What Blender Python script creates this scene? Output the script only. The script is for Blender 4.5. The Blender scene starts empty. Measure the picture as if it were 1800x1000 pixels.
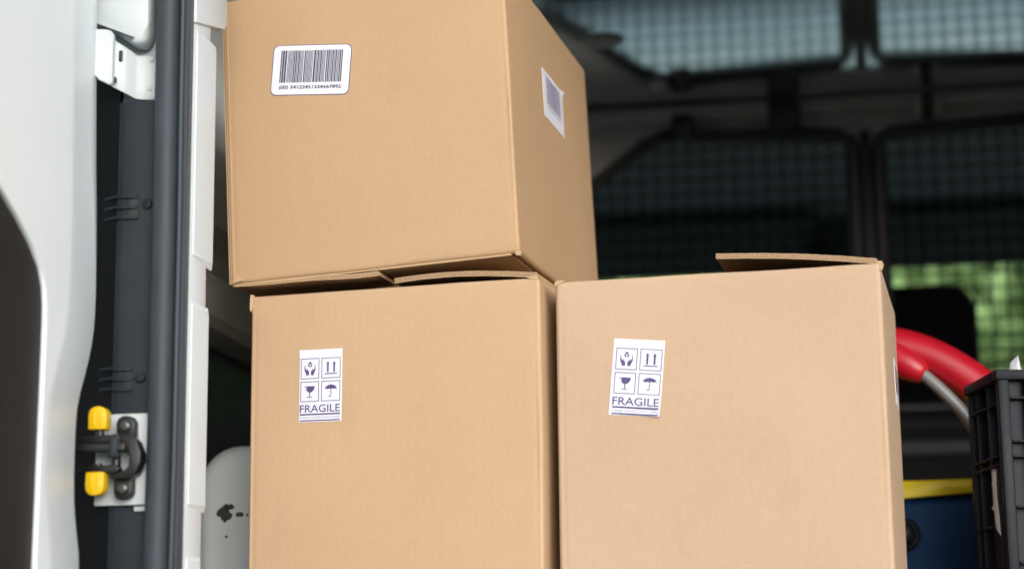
import bpy, bmesh, math, random
from mathutils import Vector, Matrix, noise
R = math.radians
random.seed(7)
S = bpy.context.scene
COL = S.collection

# ------------------------------------------------------------------ camera
cam_d = bpy.data.cameras.new("camera")
cam_d.sensor_width = 36.0
cam_d.lens = 3429.13 / 1800.0 * 36.0
cam_d.clip_start, cam_d.clip_end = 0.05, 2000.0
cam_d.dof.use_dof = True
cam_d.dof.focus_distance = 2.57
cam_d.dof.aperture_fstop = 2.5
cam_d.dof.aperture_blades = 0
cam = bpy.data.objects.new("camera", cam_d)
COL.objects.link(cam)
_m = Matrix.Rotation(R(9), 3, 'Z') @ Matrix.Rotation(R(11.1317), 3, 'X') @ Matrix.Rotation(R(0.66746), 3, 'Y')
_rt, _fw, _up = _m.col[0], _m.col[1], _m.col[2]
_cm = Matrix((_rt, _up, -_fw)).transposed().to_4x4()
_cm.translation = (0, 0, 0.62)
cam.matrix_world = _cm
S.camera = cam

# ------------------------------------------------------------------ world, sun, exposure
SUN_EL, SUN_AZ = 14.0, 30.0          # azimuth: degrees to the right of straight behind the camera
w = bpy.data.worlds.new("World"); S.world = w; w.use_nodes = True
nt = w.node_tree; nt.nodes.clear()
out = nt.nodes.new("ShaderNodeOutputWorld"); bg = nt.nodes.new("ShaderNodeBackground")
sky = nt.nodes.new("ShaderNodeTexSky"); sky.sky_type = 'NISHITA'; sky.sun_disc = False
sky.sun_elevation = R(SUN_EL); sky.sun_rotation = R(180 - SUN_AZ)
sky.air_density = 1.0; sky.dust_density = 1.5; sky.ozone_density = 1.0
hs = nt.nodes.new("ShaderNodeHueSaturation"); hs.inputs["Saturation"].default_value = 0.40
nt.links.new(sky.outputs[0], hs.inputs["Color"]); nt.links.new(hs.outputs[0], bg.inputs[0])
bg.inputs[1].default_value = 0.15
nt.links.new(bg.outputs[0], out.inputs[0])
sun_d = bpy.data.lights.new("sun", 'SUN'); sun_d.energy = 1.5; sun_d.angle = R(48); sun_d.color = (1.0, 0.998, 0.99)
sun = bpy.data.objects.new("sun", sun_d); COL.objects.link(sun)
_sd = Vector((math.sin(R(SUN_AZ)) * math.cos(R(SUN_EL)), -math.cos(R(SUN_AZ)) * math.cos(R(SUN_EL)), math.sin(R(SUN_EL))))
sun.rotation_euler = _sd.to_track_quat('Z', 'Y').to_euler(); sun.location = (3, -4, 5)
vs = S.view_settings
vs.view_transform = 'Standard'; vs.look = 'None'; vs.gamma = 1.0; vs.use_curve_mapping = False; vs.exposure = 0.67
S.cycles.use_denoising = True
S.cycles.max_bounces = 10; S.cycles.transparent_max_bounces = 16
S.cycles.sample_clamp_indirect = 6.0
S.cycles.caustics_reflective = False; S.cycles.caustics_refractive = False

# ------------------------------------------------------------------ materials
def mat(name, col, rough=0.5, metal=0.0, var=0.0, vscale=20.0, bump=0.0, bscale=200.0, spec=0.5, coat=0.0, ior=1.5):
    m = bpy.data.materials.new(name); m.use_nodes = True
    t = m.node_tree; b = t.nodes["Principled BSDF"]
    b.inputs["Base Color"].default_value = (*col, 1); b.inputs["Roughness"].default_value = rough
    b.inputs["Metallic"].default_value = metal; b.inputs["Specular IOR Level"].default_value = spec
    b.inputs["Coat Weight"].default_value = coat; b.inputs["IOR"].default_value = ior
    tc = t.nodes.new("ShaderNodeTexCoord")
    if var > 0:
        n = t.nodes.new("ShaderNodeTexNoise"); n.inputs["Scale"].default_value = vscale; n.inputs["Detail"].default_value = 6
        t.links.new(tc.outputs["Object"], n.inputs["Vector"])
        r = t.nodes.new("ShaderNodeMapRange"); r.inputs["From Min"].default_value = 0.3; r.inputs["From Max"].default_value = 0.7
        r.inputs["To Min"].default_value = 1 - var; r.inputs["To Max"].default_value = 1 + var * 0.6
        t.links.new(n.outputs["Fac"], r.inputs["Value"])
        mx = t.nodes.new("ShaderNodeVectorMath"); mx.operation = 'SCALE'; mx.inputs[0].default_value = col
        t.links.new(r.outputs[0], mx.inputs["Scale"]); t.links.new(mx.outputs[0], b.inputs["Base Color"])
        r2 = t.nodes.new("ShaderNodeMapRange"); r2.inputs["To Min"].default_value = max(0.02, rough - 0.1); r2.inputs["To Max"].default_value = min(1, rough + 0.12)
        t.links.new(n.outputs["Fac"], r2.inputs["Value"]); t.links.new(r2.outputs[0], b.inputs["Roughness"])
    if bump > 0:
        n2 = t.nodes.new("ShaderNodeTexNoise"); n2.inputs["Scale"].default_value = bscale; n2.inputs["Detail"].default_value = 4
        t.links.new(tc.outputs["Object"], n2.inputs["Vector"])
        bp = t.nodes.new("ShaderNodeBump"); bp.inputs["Strength"].default_value = bump; bp.inputs["Distance"].default_value = 0.002
        t.links.new(n2.outputs["Fac"], bp.inputs["Height"]); t.links.new(bp.outputs[0], b.inputs["Normal"])
    return m

def cardboard(name, col, seed=0.0, flute=True, vertical=True):
    m = bpy.data.materials.new(name); m.use_nodes = True
    t = m.node_tree; b = t.nodes["Principled BSDF"]; L = t.links.new
    b.inputs["Roughness"].default_value = 0.72; b.inputs["Specular IOR Level"].default_value = 0.35
    tc = t.nodes.new("ShaderNodeTexCoord"); mp = t.nodes.new("ShaderNodeMapping"); mp.inputs["Location"].default_value = (seed, seed * 2, seed * 3)
    L(tc.outputs["Object"], mp.inputs["Vector"])
    def nz(scale, detail, rough=0.5, sc=None):
        n = t.nodes.new("ShaderNodeTexNoise"); n.inputs["Scale"].default_value = scale; n.inputs["Detail"].default_value = detail; n.inputs["Roughness"].default_value = rough
        if sc:
            q = t.nodes.new("ShaderNodeMapping"); q.inputs["Scale"].default_value = sc; L(mp.outputs[0], q.inputs["Vector"]); L(q.outputs[0], n.inputs["Vector"])
        else: L(mp.outputs[0], n.inputs["Vector"])
        return n
    def rng(src, a, bb, c, d):
        r = t.nodes.new("ShaderNodeMapRange"); r.inputs["From Min"].default_value = a; r.inputs["From Max"].default_value = bb
        r.inputs["To Min"].default_value = c; r.inputs["To Max"].default_value = d; L(src, r.inputs["Value"]); return r.outputs[0]
    def mul(a, bb):
        q = t.nodes.new("ShaderNodeMath"); q.operation = 'MULTIPLY'; L(a, q.inputs[0]); L(bb, q.inputs[1]); return q.outputs[0]
    big = rng(nz(5, 3).outputs["Fac"], .3, .7, .965, 1.03)
    fib = rng(nz(260, 3, .6, (1, 1, .45)).outputs["Fac"], .3, .7, .97, 1.025)
    spk = rng(nz(420, 2, .5).outputs["Fac"], .68, .78, 1.0, 1.13)
    dk = rng(nz(330, 2, .5, (1.0, 1.0, 1.3)).outputs["Fac"], .22, .31, .88, 1.0)
    f = mul(mul(big, fib), mul(spk, dk))
    f = mul(f, rng(nz(11, 5, .6, (1, 1, .6)).outputs["Fac"], .60, .78, 1.0, .94))
    f = mul(f, rng(nz(26, 4, .65, (.25, .25, 3)).outputs["Fac"], .68, .76, 1.0, 1.05))
    if flute:
        wv = t.nodes.new("ShaderNodeTexWave"); wv.wave_type = 'BANDS'; wv.bands_direction = 'X'; wv.inputs["Scale"].default_value = 40
        wv.inputs["Distortion"].default_value = 0.6; wv.inputs["Detail Scale"].default_value = 0.6
        sp = t.nodes.new("ShaderNodeMapping"); sp.inputs["Rotation"].default_value = (0, 0, R(45)) if vertical else (0, R(90), 0)
        L(tc.outputs["Object"], sp.inputs["Vector"]); L(sp.outputs[0], wv.inputs["Vector"])
        f = mul(f, rng(wv.outputs["Fac"], 0, 1, .995, 1.003))
    sc = t.nodes.new("ShaderNodeVectorMath"); sc.operation = 'SCALE'; sc.inputs[0].default_value = col; L(f, sc.inputs["Scale"])
    L(sc.outputs[0], b.inputs["Base Color"])
    bp = t.nodes.new("ShaderNodeBump"); bp.inputs["Strength"].default_value = 0.14; bp.inputs["Distance"].default_value = 0.0006
    L(nz(330, 4, .6).outputs["Fac"], bp.inputs["Height"])
    if flute:
        bp2 = t.nodes.new("ShaderNodeBump"); bp2.inputs["Strength"].default_value = 0.035; bp2.inputs["Distance"].default_value = 0.0008
        L(wv.outputs["Fac"], bp2.inputs["Height"]); L(bp.outputs[0], bp2.inputs["Normal"]); L(bp2.outputs[0], b.inputs["Normal"])
    else: L(bp.outputs[0], b.inputs["Normal"])
    return m

def glass(name, tint, gloss=0.03):
    m = bpy.data.materials.new(name); m.use_nodes = True; t = m.node_tree; t.nodes.clear()
    o = t.nodes.new("ShaderNodeOutputMaterial"); mx = t.nodes.new("ShaderNodeMixShader"); tr = t.nodes.new("ShaderNodeBsdfTransparent")
    g = t.nodes.new("ShaderNodeBsdfGlossy"); g.inputs["Roughness"].default_value = gloss; lw_ = t.nodes.new("ShaderNodeLayerWeight"); lw_.inputs["Blend"].default_value = 0.5
    pw = t.nodes.new("ShaderNodeMath"); pw.operation = 'POWER'; pw.inputs[1].default_value = 5.0; t.links.new(lw_.outputs["Facing"], pw.inputs[0])
    fr = t.nodes.new("ShaderNodeMapRange"); fr.inputs["To Min"].default_value = 0.04; fr.inputs["To Max"].default_value = 0.9; t.links.new(pw.outputs[0], fr.inputs["Value"])
    tr.inputs["Color"].default_value = (*tint, 1)
    t.links.new(fr.outputs[0], mx.inputs[0]); t.links.new(tr.outputs[0], mx.inputs[1]); t.links.new(g.outputs[0], mx.inputs[2]); t.links.new(mx.outputs[0], o.inputs[0])
    return m

KRAFT = (0.505, 0.343, 0.210)
M_BOX_L = cardboard("kraft_cardboard_a", KRAFT, 0.3)
M_BOX_R = cardboard("kraft_cardboard_b", (0.51, 0.361, 0.242), 1.7)
M_BOX_U = cardboard("kraft_cardboard_c", (0.465, 0.307, 0.177), 3.1)
M_FLAP = cardboard("kraft_flap", (0.47, 0.315, 0.18), 5.2, flute=False)
M_LINER = cardboard("liner_edge", (0.50, 0.34, 0.20), 4.0, flute=False)
M_FLUTE_GAP = mat("flute_gap_shade", (0.20, 0.12, 0.062), 0.85)  # dark backing colour painting the shade in the hollows between flutes
M_TORN = mat("torn_paper", (0.60, 0.42, 0.28), 0.85, var=0.15, vscale=120)
M_LABEL = mat("label_paper", (0.72, 0.74, 0.82), 0.4, var=0.02, vscale=30)
M_INK = mat("violet_ink", (0.088, 0.060, 0.19), 0.5)
M_INK_FAINT = mat("faint_violet_ink", (0.38, 0.36, 0.50), 0.5)
M_BAR = mat("barcode_ink", (0.045, 0.042, 0.085), 0.5)
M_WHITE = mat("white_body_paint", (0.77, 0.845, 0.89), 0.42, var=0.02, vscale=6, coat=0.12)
M_WHITE_SHADED = mat("shaded_white_paint", (0.47, 0.52, 0.535), 0.45, var=0.04, vscale=12, coat=0.1)  # white body paint with the shade around the hinge put into its colour
M_WHITE_TRIM = mat("white_trim_plastic", (0.64, 0.72, 0.78), 0.45, var=0.03, vscale=9, bump=0.03, bscale=300)
M_SLATE = mat("slate_trim_plastic", (0.020, 0.027, 0.034), 0.5, var=0.25, vscale=14, bump=0.12, bscale=500, spec=0.18)
M_RUBBER = mat("seal_rubber", (0.036, 0.046, 0.058), 0.55, var=0.15, vscale=25, bump=0.05, bscale=300, spec=0.3)
M_FOLD_BLACK = mat("black_fold", (0.003, 0.004, 0.005), 0.6, spec=0.15)  # near-black colour of the pillar's left fold
M_RUBBER_DARK = mat("seal_flange_rubber", (0.030, 0.030, 0.033), 0.5)
M_BLACK = mat("black_plastic", (0.012, 0.012, 0.014), 0.45, var=0.3, vscale=30)
M_BLACKMETAL = mat("black_hinge_metal", (0.009, 0.009, 0.010), 0.38, metal=0.2, var=0.4, vscale=60)
M_YELLOW = mat("yellow_knob_plastic", (0.66, 0.42, 0.002), 0.35)
M_YELLOW_LID = mat("yellow_lid_plastic", (0.95, 0.74, 0.015), 0.45, var=0.12, vscale=25)
M_DOORTRIM = mat("dark_door_trim", (0.016, 0.015, 0.0145), 0.65, var=0.2, vscale=8, bump=0.1, bscale=400, spec=0.25)
M_WALL = mat("side_lining_paint", (0.58, 0.61, 0.60), 0.5, var=0.2, vscale=5)
M_RAIL = mat("side_rail_paint", (0.82, 0.85, 0.83), 0.45, var=0.12, vscale=10)
M_ARCH = mat("pale_arch_paint", (0.80, 0.88, 0.90), 0.4, var=0.05, vscale=9)
M_CHIP = mat("bare_chip", (0.05, 0.058, 0.058), 0.7, var=0.4, vscale=150)
M_CEIL = mat("glossy_grey_roof_panel", (0.80, 0.90, 0.90), 0.06, metal=0.95, var=0.05, vscale=3, spec=0.8, coat=0.5)
M_HEADER = mat("grey_header", (0.50, 0.50, 0.52), 0.55, var=0.15, vscale=8)
M_LOADFLOOR = mat("load_floor", (0.22, 0.21, 0.20), 0.7, var=0.3, vscale=12)
M_CAB = mat("cab_lining", (0.13, 0.15, 0.15), 0.7)
M_SEAT = mat("black_seat_fabric", (0.006, 0.006, 0.007), 0.9, spec=0.1)
M_GLASS = glass("green_tinted_glass", (0.88, 0.965, 0.96))
M_RED = mat("red_gloss_plastic", (0.42, 0.005, 0.016), 0.38, var=0.12, vscale=14, coat=0.08)
M_GREYROD = mat("grey_rod", (0.20, 0.205, 0.20), 0.4, metal=0.2)
M_CRATE = mat("charcoal_crate_plastic", (0.009, 0.013, 0.019), 0.45, var=0.3, vscale=25, spec=0.16, bump=0.08, bscale=200)
M_BLUE = mat("navy_case_plastic", (0.007, 0.045, 0.135), 0.6, var=0.15, vscale=10, spec=0.2)
M_FOIL = mat("crumpled_foil", (0.60, 0.61, 0.63), 0.45, metal=0.5)
M_STICKER = mat("torn_sticker", (0.76, 0.83, 0.92), 0.7, var=0.15, vscale=90)
M_GROUND = mat("asphalt", (0.075, 0.075, 0.077), 0.9, var=0.2, vscale=3, bump=0.2, bscale=60)
M_BOUNCE_GROUND = mat("pale_bounce_ground", (0.58, 0.58, 0.57), 0.9, var=0.12, vscale=2)  # colour of the added ground sheet that brightens the roof reflection
M_REFLECTION = mat("pale_reflection", (0.6, 0.66, 0.68), 0.35)  # pale colour standing for soft reflections on the roof panel
M_WIRE = mat("black_wire_paint", (0.006, 0.006, 0.007), 0.6, spec=0.12)
M_RIB = mat("bulkhead_rib", (0.022, 0.023, 0.025), 0.5, spec=0.3)
M_LEAF = mat("green_leaves", (0.33, 0.45, 0.17), 0.6, var=0.2, vscale=0.4)
M_BARK = mat("bark", (0.10, 0.08, 0.06), 0.9, var=0.3, vscale=15)
M_SCREW = mat("screw_metal", (0.10, 0.105, 0.11), 0.35, metal=0.7)

# ------------------------------------------------------------------ helpers
def tag(o, label=None, cat=None, group=None, kind=None):
    if label: o["label"] = label
    if cat: o["category"] = cat
    if group: o["group"] = group
    if kind: o["kind"] = kind
    return o
def empty(name, loc=(0, 0, 0), rot=None, parent=None):
    o = bpy.data.objects.new(name, None); COL.objects.link(o); o.location = loc
    o.empty_display_size = 0.05
    if rot is not None: o.rotation_euler = rot
    o.parent = parent
    return o
def link(name, bm, m, parent=None, smooth=None):
    me = bpy.data.meshes.new(name)
    bmesh.ops.recalc_face_normals(bm, faces=bm.faces[:])
    if smooth is not None:
        for f in bm.faces: f.smooth = True
    bm.to_mesh(me); bm.free()
    if smooth is not None: me.set_sharp_from_angle(angle=R(smooth))
    for x in (m if isinstance(m, (list, tuple)) else [m]): me.materials.append(x)
    o = bpy.data.objects.new(name, me); COL.objects.link(o)
    if parent is not None:
        o.parent = parent
        if parent.type == 'MESH': pass
    return o
def local(parent):
    """world origin of a parent chain (all van parents sit unrotated)"""
    v = Vector((0, 0, 0))
    while parent is not None: v += Vector(parent.location); parent = parent.parent
    return v
def box(bm, a, b, bev=0.0, seg=2, mi=0):
    a, b = Vector(a), Vector(b); lo = Vector(map(min, a, b)); hi = Vector(map(max, a, b))
    r = bmesh.ops.create_cube(bm, size=1.0)
    for v in r["verts"]: v.co = Vector([lo[i] + (v.co[i] + .5) * (hi[i] - lo[i]) for i in range(3)])
    fs = list({f for v in r["verts"] for f in v.link_faces})
    for f in fs: f.material_index = mi
    if bev > 0:
        es = list({e for v in r["verts"] for e in v.link_edges})
        bmesh.ops.bevel(bm, geom=es, offset=bev, segments=seg, affect='EDGES', profile=0.5)
    return r
def boxo(name, a, b, m, parent=None, bev=0.002, seg=2, off=None):
    bm = bmesh.new(); o = Vector(off) if off is not None else (local(parent) if parent else Vector((0, 0, 0)))
    box(bm, Vector(a) - o, Vector(b) - o, bev, seg)
    return link(name, bm, m, parent, smooth=35 if bev > 0 else None)
def prism(bm, pts, to3, d0, d1, mi=0):
    """polygon pts extruded; to3(p, d) maps to space"""
    a = [bm.verts.new(to3(p, d0)) for p in pts]; b = [bm.verts.new(to3(p, d1)) for p in pts]
    n = len(pts); fs = [bm.faces.new(a), bm.faces.new(b[::-1])]
    for i in range(n): fs.append(bm.faces.new((a[i], b[i], b[(i + 1) % n], a[(i + 1) % n])))
    for f in fs: f.material_index = mi
    return fs
def smooth_path(pts, it=2, closed=False):
    pts = [Vector(p) for p in pts]
    for _ in range(it):
        q = []
        n = len(pts)
        rngs = range(n if closed else n - 1)
        if not closed: q.append(pts[0])
        for i in rngs:
            a, b = pts[i], pts[(i + 1) % n]
            q += [a.lerp(b, .25), a.lerp(b, .75)]
        if not closed: q.append(pts[-1])
        pts = q
    return pts
def tube(bm, pts, rad, n=12, cap=True, squash=None):
    pts = [Vector(p) for p in pts]; rings = []; up = None
    rads = rad if isinstance(rad, (list, tuple)) else [rad] * len(pts)
    for i, p in enumerate(pts):
        d = (pts[min(i + 1, len(pts) - 1)] - pts[max(i - 1, 0)]).normalized()
        if up is None: up = Vector((0, 0, 1)) if abs(d.z) < .9 else Vector((1, 0, 0))
        s = d.cross(up).normalized(); up = s.cross(d).normalized()
        rings.append([bm.verts.new(p + (s * math.cos(t) + up * math.sin(t)) * rads[i]) for t in [2 * math.pi * k / n for k in range(n)]])
    for a, b in zip(rings, rings[1:]):
        for k in range(n): bm.faces.new((a[k], a[(k + 1) % n], b[(k + 1) % n], b[k]))
    if cap: bm.faces.new(rings[0][::-1]); bm.faces.new(rings[-1])
def lathe(bm, prof, c, axis, n=20):
    """prof: (radius, distance along axis)"""
    c = Vector(c); ax = Vector(axis).normalized(); s = ax.orthogonal().normalized(); t = ax.cross(s); rings = []
    for r, h in prof:
        rings.append([bm.verts.new(c + ax * h + (s * math.cos(a) + t * math.sin(a)) * max(r, 1e-5)) for a in [2 * math.pi * k / n for k in range(n)]])
    for a, b in zip(rings, rings[1:]):
        for k in range(n): bm.faces.new((a[k], a[(k + 1) % n], b[(k + 1) % n], b[k]))
    bm.faces.new(rings[0][::-1]); bm.faces.new(rings[-1])
def extrude_profile(bm, prof, z0, z1, closed=True, nz=1):
    rows = [[bm.verts.new((x, y, z0 + (z1 - z0) * k / nz)) for x, y in prof] for k in range(nz + 1)]
    n = len(prof)
    for a, b in zip(rows, rows[1:]):
        for i in range(n if closed else n - 1): bm.faces.new((a[i], a[(i + 1) % n], b[(i + 1) % n], b[i]))
    if closed: bm.faces.new(rows[0][::-1]); bm.faces.new(rows[-1])
def place(o, loc):
    o.location = loc; return o

# ================================================================== GROUND
bm = bmesh.new(); bmesh.ops.create_grid(bm, x_segments=1, y_segments=1, size=400)
tag(link("ground", bm, M_GROUND), "dark grey asphalt ground around the van", None, kind="structure")

bm = bmesh.new(); box(bm, (-30, 7.9, .004), (30, 60, .008)); tag(link("bounce_ground", bm, M_BOUNCE_GROUND), "pale ground sheet added ahead of the van to brighten the roof reflection", None, kind="structure")  # added sheet, kept pale to brighten what the roof panel mirrors
# ================================================================== VAN
VAN = tag(empty("delivery_van", (0.13, 3.0, 0.0)), "white delivery van seen through its open rear doorway, boxes loaded inside", "van")
VO = Vector(VAN.location)
def vbox(name, a, b, m, bev=0.003, parent=None, seg=2):
    return boxo(name, a, b, m, parent or VAN, bev, seg)
def vmesh(name, bm, m, parent=None, smooth=35):
    o = Vector(local(parent or VAN)); bmesh.ops.translate(bm, verts=bm.verts[:], vec=-o)
    return link(name, bm, m, parent or VAN, smooth)

XL, XR, YR, YB, ZF, ZC = -0.93, 1.19, 2.23, 4.50, 0.60, 1.93
# floor, roof, side walls
vbox("load_floor", (XL, YR, 0.53), (XR, 6.0, ZF), M_LOADFLOOR, 0)
vbox("rear_bumper", (XL - .06, 2.05, 0.34), (XR + .06, YR - .004, 0.575), M_BLACK, 0.02)
bm = bmesh.new(); box(bm, (XL, YR + .03, ZC), (XR, YB + .006, ZC + .02)); vmesh("roof_lining", bm, M_CEIL, smooth=None)
bm = bmesh.new(); box(bm, (XL, YB + .007, ZC - .002), (XR, 5.82, ZC + .018)); vmesh("cab_headliner", bm, M_CAB, smooth=None)
bm = bmesh.new()
prism(bm, [(2.12, 1.99), (2.30, 2.02), (4.0, 2.045), (5.6, 2.03), (6.0, 1.955), (5.95, 1.952), (2.12, 1.952)], lambda p, d: Vector((d, p[0], p[1])), XL - .05, XR + .05)
vmesh("roof", bm, M_WHITE)
for k, y in enumerate((3.05, 3.62)):
    bm = bmesh.new(); prism(bm, [(y - .05, ZC - .002), (y - .035, ZC - .018), (y + .035, ZC - .018), (y + .05, ZC - .002)], lambda p, d: Vector((d, p[0], p[1])), XL + .01, XR - .01)
    vmesh("roof_bow", bm, M_CEIL, smooth=None)
for px_, py_, rx_, ry_ in ((-.425, 3.96, .045, .03), (-.335, 4.30, .022, .018)):  # pale discs added in place of soft reflections on the roof panel
    bm = bmesh.new(); lathe(bm, [(1, 0), (.97, .25), (.8, .7), (.45, .95), (0, 1.0)], (0, 0, 0), (0, 0, -1), 24)
    for v in bm.verts: v.co = Vector((px_ + v.co.x * rx_, py_ + v.co.y * ry_, ZC - .002 + v.co.z * .012))
    vmesh("reflection_disc", bm, M_REFLECTION, smooth=60)
# left side: lining, rail, recess, outer skin
vbox("side_panel", (XL - .05, 2.30, .35), (XL - .03, 4.62, 1.95), M_WHITE, 0)
vbox("side_lining", (XL - .02, 2.32, 1.118), (XL - .005, 4.49, 1.928), M_WALL, 0)
vbox("lower_side_lining", (XL - .02, 2.32, ZF), (XL - .006, 4.49, 1.117), M_BLACK, 0)
bm = bmesh.new(); prism(bm, [(XL - .004, 1.215), (-.900, 1.210), (-.880, 1.190), (-.876, 1.135), (-.886, 1.122), (XL - .004, 1.118)], lambda p, d: Vector((p[0], d, p[1])), 2.34, 4.48)
vmesh("side_rail", bm, M_RAIL, smooth=30)
bm = bmesh.new(); prism(bm, [(XL - .004, 1.44), (-.915, 1.425), (-.915, 1.30), (XL - .004, 1.27)], lambda p, d: Vector((p[0], d, p[1])), 2.34, 4.48)
vmesh("side_rail", bm, M_WALL, smooth=30)
vbox("side_panel", (XR + .03, 2.20, .35), (XR + .05, 4.62, 1.95), M_WHITE, 0)
vbox("side_lining", (XR + .005, 2.22, ZF), (XR + .02, 4.49, 1.928), M_WALL, 0)
# right rear pillar (out of frame, closes the opening)
vbox("rear_pillar", (1.12, 2.16, .55), (XR + .05, 2.28, 1.95), M_WHITE, 0.015)
# header over the rear opening
vbox("rear_header", (-.80, 2.15, 1.86), (1.13, 2.26, 1.95), M_WHITE, 0.012)

# wheel arch with chipped paint
bm = bmesh.new()
def rr(x0, x1, z0, z1, r, n=7):
    p = [(x0, z0), (x1, z0)]
    for cx, a0 in ((x1 - r, 0), (x0 + r, 90)):
        p += [(cx + r * math.cos(R(a0 + 90 * k / n)), z1 - r + r * math.sin(R(a0 + 90 * k / n))) for k in range(n + 1)]
    return p
rows = []
for y, sh in ((2.735, .022), (2.725, .012), (2.722, .004), (2.722, 0), (2.722, 0)):
    pass
loops = [(2.722, .030), (2.724, .018), (2.732, .007), (2.748, .001), (2.77, 0), (3.30, 0), (3.34, .03)]
prev = None
for y, s in loops:
    ring = [bm.verts.new((x, y, z)) for x, z in rr(-.902 + s, -.735 - s, ZF, .945 - s, .062 - s * .5)]
    if prev:
        for i in range(len(ring)): bm.faces.new((prev[i], prev[(i + 1) % len(ring)], ring[(i + 1) % len(ring)], ring[i]))
    else: bm.faces.new(ring)
    prev = ring
bm.faces.new(prev[::-1])
arch = vmesh("wheel_arch", bm, M_ARCH, smooth=50)
def chip(cx, cz, r, pts, y=2.7212, sx=1.0):
    bm = bmesh.new(); ring = []
    for k in range(pts):
        a = 2 * math.pi * k / pts; q = r * (0.72 + .5 * noise.noise(Vector((cx * 90 + math.cos(a) * 1.6, cz * 70 + math.sin(a) * 1.6, r * 300))) + random.uniform(-.1, .1))
        ring.append((cx + q * math.cos(a) * sx, cz + q * math.sin(a)))
    prism(bm, ring, lambda p, d: Vector((p[0], d, p[1])), y, y + .0006)
    return vmesh("paint_chip", bm, M_CHIP, arch, smooth=None)
chip(-.8535, .8445, .0138, 30); chip(-.8475, .8535, .007, 14, sx=1.4); chip(-.8325, .8425, .0052, 14, sx=1.5); chip(-.8205, .8415, .0035, 10, sx=.6); chip(-.851, .811, .0022, 8, sx=1.3)

# ---- rear left pillar: inner white trim
vbox("pillar_core", (-.90, 2.2625, ZF), (-.7525, 2.272, 1.93), M_WALL, 0)
trim = vbox("pillar_trim", (-.752, 2.2, .56), (-.740, 2.2675, 1.9), M_WHITE_TRIM, .003)
def trim_panel(z0, z1, y1, x=-.7386, name="trim_panel"):
    bm = bmesh.new()
    prof = [(z0, -.741), (z0 + .008, x), (z1 - .008, x), (z1, -.741)]
    prism(bm, prof, lambda p, d: Vector((p[1], d, p[0])), 2.212, y1)
    es = [e for e in bm.edges if e.calc_length() > .02]
    bmesh.ops.bevel(bm, geom=es, offset=.0012, segments=3, affect='EDGES', profile=.5)
    return vmesh(name, bm, M_WHITE_TRIM, trim, smooth=40)
trim_panel(1.108, 1.40, 2.287); trim_panel(.808, 1.060, 2.276); trim_panel(.60, .757, 2.262)
# upper trim piece with the slanted seam
bm = bmesh.new()
prism(bm, [(2.199, 1.402), (2.315, 1.4305), (2.322, 1.439), (2.322, 1.88), (2.199, 1.88)], lambda p, d: Vector((d, p[0], p[1])), -.752, -.7365)
bmesh.ops.bevel(bm, geom=[e for e in bm.edges], offset=.0025, segments=2, affect='EDGES', profile=.5)
vmesh("upper_trim_panel", bm, M_WHITE_TRIM, trim, smooth=40)

# ---- pillar: slate trim on the rear face, folded back on its left
prof_pts = [(-.744, 2.222), (-.790, 2.208), (-.826, 2.2045), (-.833, 2.2065), (-.8365, 2.211)]
bm = bmesh.new()
extrude_profile(bm, prof_pts + [(-.8365, 2.262), (-.744, 2.262)], .56, 1.308)
slate = vmesh("pillar_cover", bm, M_SLATE, smooth=50)
bm = bmesh.new(); extrude_profile(bm, [(-.8366, 2.2122), (-.925, 2.2625), (-.925, 2.268), (-.8366, 2.264)], .56, 1.352)
vmesh("left_fold", bm, M_FOLD_BLACK, smooth=None)
def groove(z0, z1, x0=-.8085):
    path = [(x0, 2.2055), (-.826, 2.2035), (-.833, 2.2055), (-.837, 2.211), (-.885, 2.2465)]
    for z, hgt in ((z1, .0030), ((z0 + z1) / 2, .0030), (z0, .0030)):
        bm = bmesh.new()
        a = []
        for i, (x, y) in enumerate(path):
            dz = .0022 * max(0, i - 2)
            a.append([bm.verts.new((x + ox, y + oy, z + dz + oz)) for ox, oy, oz in ((0, .002, -hgt), (0, -.0022, -hgt * .6), (0, -.0022, hgt * .6), (0, .002, hgt))])
        for p, q in zip(a, a[1:]):
            for k in range(3): bm.faces.new((p[k], p[k + 1], q[k + 1], q[k]))
        bm.faces.new(a[0])
        vmesh("groove_rib", bm, M_SLATE, slate, smooth=60)
    boxo("groove_floor", (x0 + .0006, 2.2052, z0), (x0 - .015, 2.2075, z1), M_BLACK, slate, 0)
groove(1.1615, 1.1875); groove(.9515, .9760, -.8095)
def screw(x, y, z, r=.0062, parent=None, ax=(0, -1, 0), m=None):
    bm = bmesh.new(); lathe(bm, [(r * 1.15, 0), (r * 1.15, .001), (r, .0028), (r * .72, .0042), (r * .4, .0044), (r * .3, .0026), (0, .0026)], (x, y, z), ax, 18)
    return vmesh("screw", bm, m or M_SLATE, parent or slate, smooth=40)
screw(-.797, 2.2085, 1.178); screw(-.800, 2.2078, .9655)

# ---- weather seal: bulb, lip and flange
def seal_prof():
    p = []
    cx, cy, r = -.7695, 2.192, .0155
    for k in range(15):
        a = R(200 + 150 * k / 14 - 20); p.append((cx + r * math.cos(a) * .95, cy + r * math.sin(a)))
    p += [(-.7560, 2.1935), (-.7545, 2.190), (-.7520, 2.1885), (-.7490, 2.190), (-.7480, 2.194)]
    p += [(-.744, 2.1945), (-.7425, 2.1985), (-.7425, 2.215), (-.786, 2.215)]
    return p
bm = bmesh.new(); extrude_profile(bm, seal_prof(), .56, 1.90, nz=30)
for v in bm.verts:
    v.co.x += .0016 * math.sin((v.co.z - .6) * 4.2) - .0016 * (1.45 - v.co.z); v.co.y += .0006 * math.sin(v.co.z * 23)
seal = vmesh("door_seal", bm, M_RUBBER, smooth=30)
bm = bmesh.new(); box(bm, (-.7485, 2.1955, .56), (-.7400, 2.2005, 1.9), .001)
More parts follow.
